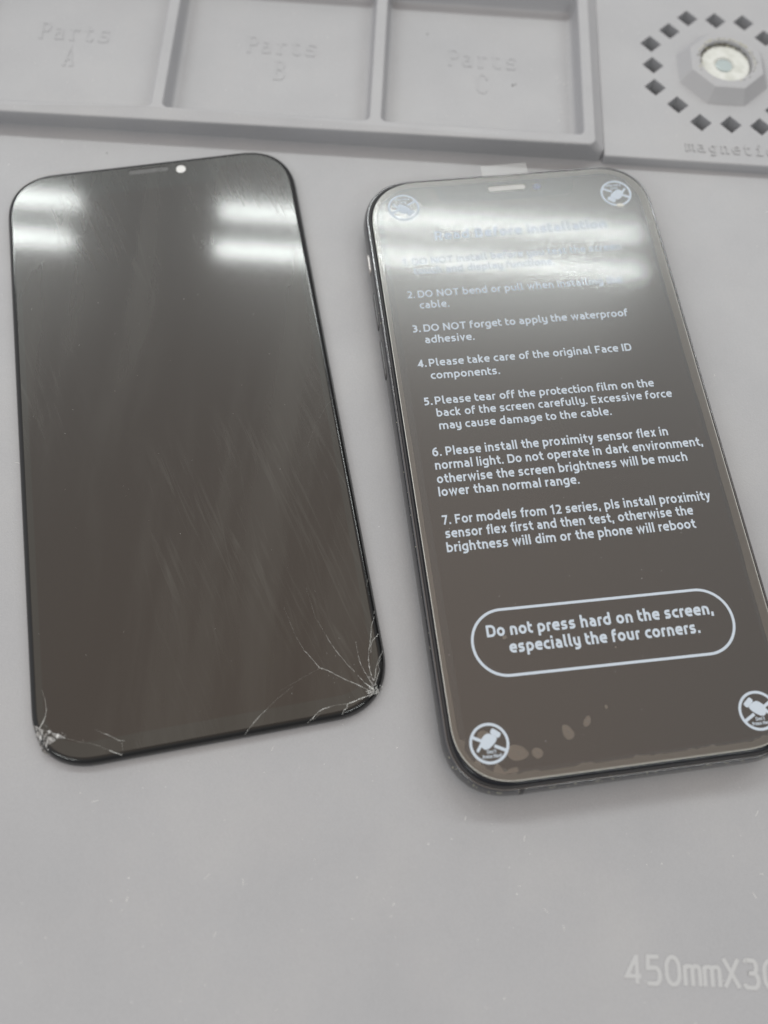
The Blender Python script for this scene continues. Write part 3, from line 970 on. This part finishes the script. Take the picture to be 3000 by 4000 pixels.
FR = [[(30.9, -64.42), (31.53, -64.41), (31.6, -64.67), (31.1, -64.71)], [(31.48, -64.65), (31.7, -64.82), (31.98, -65.36), (31.61, -65.3)], [(31.21, -65.47), (31.55, -65.66), (31.8, -66.33), (31.64, -66.54)],
 [(32.33, -67.54), (32.52, -67.51), (32.5, -68.06), (32.32, -67.91)], [(30.51, -67.27), (31.1, -67.44), (31.65, -67.84), (31.13, -67.94)], [(30.41, -66.45), (31.06, -66.94), (31.58, -67.52), (31.33, -67.54)],
 [(29.96, -68.22), (30.51, -67.95), (31.01, -67.91), (30.45, -68.24)], [(31.98, -66.73), (32.44, -66.94), (32.25, -67.28), (31.97, -67.1)], [(32.78, -67.12), (33.22, -67.08), (33.11, -67.37)],
 [(31.42, -61.88), (31.54, -62.4), (31.45, -62.89), (31.35, -62.49)], [(32.8, -62.63), (33.0, -62.54), (32.81, -63.26), (32.6, -63.35)]]
def shards(polys, big):
    mb = MB()
    for q in polys:
        n = len(q)
        cx = sum(p[0] for p in q) / n; cy = sum(p[1] for p in q) / n
        tx, ty = random.uniform(-.25, .25), random.uniform(-.25, .25)
        top = [(x, y, glass_z(x, y) + .03 + max(-.02, (x - cx) * tx + (y - cy) * ty) + .02) for x, y in q]
        bot = [(x, y, glass_z(x, y) - .1) for x, y in q]
        apex = (cx + random.uniform(-.1, .1), cy + random.uniform(-.1, .1), glass_z(cx, cy) + random.uniform(.06, .22) * big)
        k = len(mb.v)
        mb.add(top + [apex], [(i, (i + 1) % n, n) for i in range(n)])
        mb.loft([bot, top])
    return mb
m = shards(FL, 1.0)
for i in range(90):
    x, y = random.gauss(-32.6, .75), random.gauss(-65.2, 1.3)
    if sdf_in(x, y, SW, SH, 11.2) > .3:
        chip(m, x, y, glass_z(x, y), random.uniform(.06, .2), 1.0)
for i in range(40):
    x = random.uniform(-31.5, -28.2)
    y = -64.6 - (x + 31.5) * .3 + random.gauss(0, .3)
    chip(m, x, y, glass_z(x, y), random.uniform(.05, .14), .8)
m.build('chipped_glass', SHARD, scr, smooth=0, fix=False)
m = shards(FR, .7)
m.build('chipped_glass', SHARD, scr, smooth=0, fix=False)
m = MB()
gap = [(33.87, -61.94), (34.2, -61.87), (34.1, -62.8), (33.96, -63.6), (33.62, -64.79), (33.11, -65.69), (32.97, -65.42), (33.3, -64.6), (33.45, -63.88)]
m.add([(x, y, glass_z(x, y) + .012) for x, y in gap], [tuple(range(len(gap)))])
m.build('missing_glass', mat('exposed_black', (0.006, 0.006, 0.006), 0.6), scr, smooth=0, fix=False)

# ================================================================== phone with the new screen
ph = empty('smartphone', 41.86, 84.59, 0, 9.96, 'whole phone with steel frame, its screen under a printed protective film', 'phone')
HW, HH = 35.75, 72.25
def fr(i, n=16):
    return rrect(-HW + i, HW - i, -HH + i, HH - i, 13.0 - i, n, 2.3)
m = MB()
FP = [(3.2, 0.35), (2.3, 0.5), (1.4, 0.95), (0.75, 1.55), (0.3, 2.3), (0.06, 3.2), (0.0, 3.9), (0.08, 4.8), (0.24, 5.6), (0.46, 6.3), (0.62, 6.65), (0.78, 6.85), (0.95, 6.9), (1.1, 6.86), (1.16, 6.5), (1.16, 5.5)]
m.loft([at(fr(i), z) for i, z in FP])
frame = m.build('steel_frame', STEEL, ph, smooth=60)
# antenna break lines in the frame
m = MB()
def band(mb, x0, x1, side):
    for a, c in zip(FP[2:12], FP[3:13]):
        y0, y1 = side * (HH - a[0] + .012), side * (HH - c[0] + .012)
        mb.add([(x0, y0, a[1]), (x1, y0, a[1]), (x1, y1, c[1]), (x0, y1, c[1])], [(0, 1, 2, 3)])
band(m, -22.6, -21.7, -1)
m.build('antenna_band', GASKET, frame)
m = MB()
band(m, 21.4, 22.3, 1)
m.build('antenna_band', GASKET, frame)
m = MB()
m.loft([at(fr(i), z) for i, z in ((3.3, .36), (2.6, .12), (3.4, 0.0), (6, 0.0))], True, True)
m.build('back_glass', BACK, ph)
m = MB()
m.loft([at(fr(i), z) for i, z in ((1.16, 5.6), (1.16, 6.75), (1.22, 7.0), (1.4, 7.12), (1.62, 7.12), (1.72, 6.9), (1.72, 6.0))])
m.build('screen_gasket', GASKET, ph, smooth=60)
m = MB()
G2 = [(1.68, 6.4), (1.62, 7.05), (1.64, 7.3), (1.74, 7.5), (1.95, 7.68), (2.3, 7.8), (2.8, 7.86), (3.4, 7.88)]
m.loft([at(fr(i), z) for i, z in G2], False, True)
m.build('cover_glass', GLASS2, ph, smooth=50)
m = MB()
m.flat(panel_loop(31.3, 68.0, -67.9, 9.0, -17.6, 16.6, 5.0), [], 7.884)
m.build('display_panel', OLED, ph, smooth=0)

# side keys on the left flank
def key(name, y0, y1, out, mtl, zc=4.0, hz=1.0):
    mb = MB()
    x = -HW + 0.15
    lp = rrect(y0, y1, zc - hz, zc + hz, hz * .95, 8)
    rings = []
    for inset, px in ((0, x + 1.0), (0, x - out * .75), (.12, x - out * .93), (.3, x - out)):
        rings.append([(px, y, z) for y, z in rrect(y0 + inset, y1 - inset, zc - hz + inset, zc + hz - inset, hz * .95 - inset, 8)])
    mb.loft(rings, False, True)
    return mb.build(name, mtl, ph)
key('mute_switch', 47.4, 53.0, .34, BRIGHT_STEEL)
KEY = mat('satin_key', (0.16, 0.16, 0.165), 0.42, metal=1.0)
key('volume_button', 32.2, 42.3, .3, KEY)
key('volume_button', 19.2, 29.4, .3, KEY)

# protective film: clear sheet, lifted along its border
film = MB()
FW, FH, FZ = 33.84, 69.9, 8.0
def fm(i, n=16):
    return rrect(-FW + i, FW - i, -FH + i, FH - i, 11.8 - i, n, 2.25)
slot = rrect(-4.75, 4.7, 65.6, 67.25, .8, 6)
film.flat(fm(.12), [slot], FZ, 0)
film.loft([at(fm(.12), FZ), at(fm(.0), FZ - .03), at(fm(0), FZ - .11)], mi=1)
film.loft([at(slot, FZ), at(slot, FZ - .1)], mi=1)
fo = film.build('protective_film', [FILM, FILM_EDGE], ph, smooth=50)
# border where the film does not touch the glass
m = MB()
def noise1(t, seed):
    return math.sin(t * 1.7 + seed) * .5 + math.sin(t * 3.9 + seed * 2.1) * .3 + math.sin(t * 9.1 + seed * .7) * .2
outl, inl = fm(.05, 40), []
dens_o, k = [], len(outl)
full = []
for i in range(k):                                   # resample the border finely
    a, c = outl[i], outl[(i + 1) % k]
    s = max(1, int(math.hypot(c[0] - a[0], c[1] - a[1]) / .8))
    for j in range(s):
        full.append((a[0] + (c[0] - a[0]) * j / s, a[1] + (c[1] - a[1]) * j / s))
for i, (x, y) in enumerate(full):
    a, c = full[i - 1], full[(i + 1) % len(full)]
    d = Vector((c[0] - a[0], c[1] - a[1])).normalized()
    wdt = 1.5
    if x > FW - 3: wdt = 1.75
    if x < -FW + 3: wdt = 1.0
    if y < -FH + 3: wdt = 1.25
    if y > FH - 3: wdt = 1.25
    wdt *= 1 + .10 * noise1(i * .05, 2.0)
    if y < -FH + 4 and x < FW - 6: wdt += .55 * max(0, noise1(x * .32, .4)) * (1 if abs(x) < 30 else .3)
    if x < -24 and y < -60: wdt += 1.0 * max(0, noise1(y * .8 + x * .5, 1.3))
    inl.append((x - d.y * wdt, y + d.x * wdt))
m.loft([at(full, FZ - .03), at(inl, FZ - .03)])
m.build('lifted_border', AIR, fo, smooth=0)
# pull tab at the top
m = MB()
m.loft([at(rrect(-5.4, 6.0, 69.7, 73.5, .25, 4), FZ + .012), at(rrect(-5.4, 6.0, 69.7, 73.5, .25, 4), FZ + .09)], False, True)
m.build('pull_tab', TAB, fo)

# earpiece slot and front camera seen through the film
m = MB()
sl = lambda i: rrect(-4.7 + i, 4.65 - i, 65.65 + i, 67.2 - i, .78 - i, 7)
m.loft([at(sl(0), 7.886), at(sl(0.05), 7.96), at(sl(.25), 7.99), at(sl(.45), 7.93)], False, True)
m.build('earpiece', HOLE, ph)
m = MB()
m.loft([at(circle(7.4, 66.1, .85, 24), 7.881), at(circle(7.4, 66.1, .85, 24), 7.888)], False, True)
m.build('front_camera', LENS, ph)

# printed instructions on the film
SL = -0.8                                            # baseline drop across a line
INKZ = FZ + 0.004
def printed(lines, name='printed_text'):
    mb = MB()
    for string, x0, y0, x1, y1, size, h, st in lines:
        text_line(mb, string, x0, y0, x1, y1, size, h, st, INKZ, 0.018)
    return mb.build(name, INK, fo, smooth=0, fix=False)
U, S = 'round', 'plain'
printed([('Read Before installation', -19.8, 52.75, 22.0, 52.35, 3.75, .72, U)], 'printed_heading')
printed([('1.', -28.3, 46.35, -26.9, 46.33, 2.75, .62, U), ('DO NOT install before you test the screen', -26.1, 46.35, 23.9, 45.85, 2.75, .6, U),
         ('touch and display functions.', -26.0, 43.75, 7.3, 43.2, 2.75, .6, U)])
printed([('2.', -28.5, 37.4, -26.8, 37.38, 2.75, .62, U), ('DO NOT bend or pull when installing the', -26.1, 37.35, 22.2, 36.6, 2.75, .62, U),
         ('cable.', -26.1, 34.4, -19.3, 34.28, 2.75, .62, U)])
printed([('3.', -28.6, 28.3, -26.8, 28.28, 2.75, .7, U), ('DO NOT forget to apply the waterproof', -26.1, 28.25, 21.4, 27.55, 2.75, .62, U),
         ('adhesive.', -26.2, 25.25, -15.0, 25.0, 2.75, .62, U)])
printed([('4.', -28.7, 19.3, -26.8, 19.28, 2.75, .7, U), ('Please take care of the original Face ID', -26.2, 19.3, 20.1, 18.5, 2.75, .62, U),
         ('components.', -26.3, 16.1, -10.8, 15.75, 2.75, .62, U)])
printed([('5.', -28.7, 9.8, -26.9, 9.78, 2.75, .7, U), ('Please tear off the protection film on the', -26.3, 9.8, 23.0, 8.95, 2.75, .62, U),
         ('back of the screen carefully. Excessive force', -26.4, 6.8, 26.4, 5.95, 2.75, .62, U), ('may cause damage to the cable.', -26.3, 3.7, 11.9, 3.05, 2.75, .62, U)])
printed([('6. Please install the proximity sensor flex in', -28.7, -2.45, 23.2, -3.15, 2.95, .64, S), ('normal light. Do not operate in dark environment,', -28.6, -5.55, 30.2, -6.4, 2.95, .64, S),
         ('otherwise the screen brightness will be much', -28.7, -8.7, 25.9, -9.55, 2.95, .64, S), ('lower than normal range.', -28.8, -11.65, 1.4, -12.15, 2.95, .64, S)])
printed([('7. For models from 12 series, pls install proximity', -29.0, -17.95, 28.6, -18.95, 2.95, .64, S), ('sensor flex first and then test, otherwise the', -28.8, -20.95, 24.0, -21.8, 2.95, .64, S),
         ('brightness will dim or the phone will reboot', -29.0, -24.0, 23.8, -24.8, 2.95, .64, S)])
pill = printed([('Do not press hard on the screen,', -23.9, -42.4, 22.6, -43.2, 3.5, .72, U), ('especially the four corners.', -19.9, -46.0, 18.9, -46.65, 3.5, .72, U)], 'printed_warning')
m = MB()
pl = [(x, y - .018 * x) for x, y in rrect(-27.0, 26.2, -50.7, -37.5, 6.55, 24)]
stroke(m, pl, .27, INKZ, .018, closed=True)
m.build('warning_outline', INK, fo, smooth=0, fix=False)

# four warning badges: a crossed-out pressing hand
def badge(cx, cy, mirror, flip):
    mb = MB()
    k = -1 if mirror else 1
    f = -1 if flip else 1
    def T(p): return (cx + f * k * p[0], cy + f * p[1])
    lay = [0]
    def st(pts, half, closed=False):
        lay[0] += 1
        stroke(mb, [T(p) for p in pts], half, INKZ, .015 + .003 * (lay[0] % 5), closed)
    def poly(pts, up):
        lp = [T(p) for p in pts]
        lay[0] += 1
        mb.loft([at(lp, INKZ), at(lp, INKZ + up)], False, True)
    st(circle(0, 0, 3.55, 56), .26, True)
    st([(-3.1, 1.5), (-.6, .2)], .30)
    st([(.9, -.55), (3.2, -1.75)], .30)
    cuff = [(1.0, 2.81), (2.58, 1.57), (1.97, .7), (.34, 1.94)]
    poly(fillet([(x, y, .35) for x, y in cuff], True), .016)
    palm = [(.28, 1.80), (.9, 1.5), (1.62, .92), (1.45, .45), (1.15, .05), (.75, -.3), (.4, -.57), (.05, -.78), (-.22, -1.0), (-.5, -.95), (-.76, -1.1), (-1.05, -1.0), (-1.4, -.76), (-1.76, -.2), (-1.55, .5), (-1.27, 1.11), (-.72, 1.6), (-.2, 1.85)]
    poly(palm, .034)
    st([(-1.45, .15), (-2.0, -.62), (-2.5, -1.25)], .27)
    # small two-line caption under the hand
    for string, xa, xb, yy, sz in (("Don't", -.8, .95, -1.82, .95), ('Press Hard', -1.75, 1.85, -2.66, .95)):
        if mirror: xa, xb = -xb, -xa
        xa, xb = (xa + .1, xb + .1)
        ax, ay, bx, by = cx + f * xa, cy + f * yy, cx + f * xb, cy + f * (yy - .03)
        text_line(mb, string, ax, ay, bx, by, sz, .75, U, INKZ, .012)
    return mb.build('warning_badge', INK, fo, smooth=0, fix=False)
badge(-27.0, -62.5, False, False)
badge(26.1, -63.0, True, False)
badge(-25.9, 62.9, True, True)
badge(26.4, 62.2, False, True)

# trapped air
BUBS = [[(-12.55, -61.13), (-11.95, -60.89), (-11.15, -61.4), (-10.55, -62.43), (-10.64, -63.29), (-11.45, -63.7), (-12.14, -63.53), (-12.65, -62.51)],
 [(-19.03, -64.63), (-18.27, -64.39), (-17.44, -64.75), (-17.12, -65.39), (-17.42, -66.03), (-18.3, -66.39), (-19.08, -65.82), (-19.28, -65.2)],
 [(-23.55, -63.88), (-22.72, -63.3), (-21.18, -63.67), (-20.4, -64.28), (-19.86, -65.21), (-20.23, -65.76), (-21.3, -66.21), (-22.73, -66.2), (-23.68, -65.57), (-23.91, -64.86)],
 [(-27.02, -67.34), (-26.51, -66.48), (-25.97, -66.46), (-25.29, -67.56), (-24.86, -68.0), (-23.7, -67.5), (-22.54, -67.45), (-22.43, -68.0), (-22.71, -68.3), (-25.02, -68.35), (-26.75, -68.3), (-27.31, -68.1)],
 [(-30.54, -65.71), (-30.02, -65.24), (-29.36, -65.52), (-29.12, -66.23), (-29.9, -66.6), (-30.54, -66.22)],
 [(-28.96, -60.62), (-28.42, -60.08), (-27.69, -60.0), (-26.87, -60.45), (-26.66, -61.26), (-27.56, -62.35), (-28.61, -62.21), (-29.02, -61.47)],
 [(-8.09, -60.46), (-7.21, -59.75), (-6.75, -60.22), (-7.14, -61.39), (-8.07, -61.77), (-8.38, -61.24)], [(-3.55, -58.35), (-3.13, -58.19), (-2.99, -58.75), (-3.43, -58.98)],
 [(-20.85, -42.59), (-20.15, -42.33), (-20.04, -42.91), (-20.73, -43.13)], [(1.03, -47.23), (1.35, -47.18), (1.31, -47.53), (1.01, -47.49)]]
for q in BUBS:
    n = len(q)
    cx = sum(p[0] for p in q) / n; cy = sum(p[1] for p in q) / n
    sm = []                                          # smooth outline
    for i in range(n):
        p0, p1, p2, p3 = q[i - 1], q[i], q[(i + 1) % n], q[(i + 2) % n]
        for s in (0, .25, .5, .75):
            sm.append(tuple(.5 * (2 * p1[j] + (p2[j] - p0[j]) * s + (2 * p0[j] - 5 * p1[j] + 4 * p2[j] - p3[j]) * s * s + (3 * p1[j] - p0[j] - 3 * p2[j] + p3[j]) * s ** 3) for j in (0, 1)))
    inn = [(cx + (x - cx) * .9, cy + (y - cy) * .9) for x, y in sm]
    mb = MB()
    mb.loft([at(sm, FZ - .06), at(inn, FZ - .045)], False, True)
    mb.build('air_bubble', BUBBLE, fo, smooth=60)
    if cx < -6:
        w = MB()                                     # bright wrinkle in the bubble
        stroke(w, [(cx - .1, cy + .35), (cx + .02, cy + .02), (cx + .3, cy - .02), (cx + .32, cy - .3)], .035, FZ + .002, .01)
        w.build('film_wrinkle', CRACK_FAINT, fo, smooth=0)

# droplet of light catching blister under the upper right badge
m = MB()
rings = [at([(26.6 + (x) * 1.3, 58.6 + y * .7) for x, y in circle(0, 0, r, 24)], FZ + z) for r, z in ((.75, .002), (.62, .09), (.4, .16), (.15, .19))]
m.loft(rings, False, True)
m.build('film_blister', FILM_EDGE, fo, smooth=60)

# grime on the frame edges
m = MB()
for i in range(150):
    side = random.random()
    if side < .5:
        x = random.uniform(-33, 30); y = -HH + random.uniform(.25, 1.35)
        if x < -23: x = random.uniform(-33.5, -22)
    else:
        x = -HW + random.uniform(.35, 1.3); y = random.uniform(-62, 55)
    if sdf_in(x, y, HW, HH, 11.5) < .15: continue
    d = sdf_in(x, y, HW, HH, 11.5)
    z = 6.2 if d < .4 else 6.8
    chip(m, x, y, z, random.uniform(.03, .11), .7)
for i in range(60):
    t = math.radians(random.uniform(195, 262))
    x, y = -23.6 + 11.6 * math.cos(t), -60.2 + 11.6 * math.sin(t)
    chip(m, x + random.gauss(0, .25), y + random.gauss(0, .25), 6.35, random.uniform(.04, .14), .6)
tag(m.build('edge_grime', GLUE, ph, smooth=0, fix=False), kind='stuff')

# dust on the film and on the loose screen
m = MB()
for i in range(170):
    chip(m, random.uniform(-33, 33), random.uniform(-69, 55), FZ, random.uniform(.025, .065), .6)
tag(m.build('film_dust', LINT, fo, smooth=0, fix=False), kind='stuff')
m = MB()
for i in range(60):
    chip(m, random.uniform(-33, 33), random.uniform(-69, 66), 2.455, random.uniform(.025, .06), .6)
tag(m.build('screen_dust', LINT, scr, smooth=0, fix=False), kind='stuff')

# ================================================================== lint and grit lying on the mat
def under_phone(x, y):
    for cx, cy, a, hw, hh in ((-42.08, 86.47, 13.15, 35.6, 72.2), (41.86, 84.59, 9.96, 36.4, 72.8)):
        t = math.radians(a)
        dx, dy = x - cx, y - cy
        if abs(dx * math.cos(t) + dy * math.sin(t)) < hw and abs(-dx * math.sin(t) + dy * math.cos(t)) < hh:
            return True
    return False
def fibre(mb, x, y, z, ln, mi=0):
    a = random.gauss(1.1, .9)
    pts = []
    for i in range(5):
        pts.append((x, y))
        a += random.uniform(-.5, .5)
        x += ln / 4 * math.cos(a); y += ln / 4 * math.sin(a)
    stroke(mb, pts, random.uniform(.025, .045), z, .05, mi=mi)
m = MB()
spots = 0
while spots < 430:
    x, y = random.uniform(-115, 125), random.uniform(-45, 166)
    if random.random() < .5: y = random.uniform(-45, 30)
    if under_phone(x, y): continue
    spots += 1
    u = random.random()
    if u < .72: chip(m, x, y, 0, random.uniform(.04, .10), .6)
    elif u < .9: fibre(m, x, y, 0, random.uniform(.4, 1.4))
    else: chip(m, x, y, 0, random.uniform(.08, .17), .5)
for i in range(110):                                 # swept up against the tray and along the phone
    x = random.uniform(-110, 52)
    chip(m, x, random.uniform(172, 215), .16, random.uniform(.05, .14), .6)
for i in range(60):
    chip(m, random.uniform(60, 125), random.uniform(169, 215), PZ + .001, random.uniform(.05, .14), .6)
for i in range(28):
    chip(m, random.uniform(45, 50.2), random.uniform(174, 216), .2, random.uniform(.08, .2), .6)
for i in range(40):
    chip(m, random.uniform(-100, 54), random.gauss(168.6, .8), LIP + .0, random.uniform(.05, .12), .6)
tag(m.build('lint', LINT, None, smooth=0, fix=False), 'scattered white lint and tiny crumbs on the grey mat', 'lint', kind='stuff')
m = MB()
for x, y, r in ((104, 12.5, .3), (33.6, 191.5, .34), (34.4, 191.9, .24), (10.2, 208, .26), (8, 88, .22), (-70, 160, .2)):
    z = .17 if 172 < y < 219 and x < 52 else .002
    chip(m, x, y, z, r, .5)
for i in range(5):
    x, y = random.uniform(-100, 110), random.uniform(60, 160)
    if not under_phone(x, y): chip(m, x, y, 0, random.uniform(.04, .1), .5)
tag(m.build('grit', SPECK, None, smooth=0, fix=False), 'few dark specks of grit scattered over the grey mat', 'grit', kind='stuff')
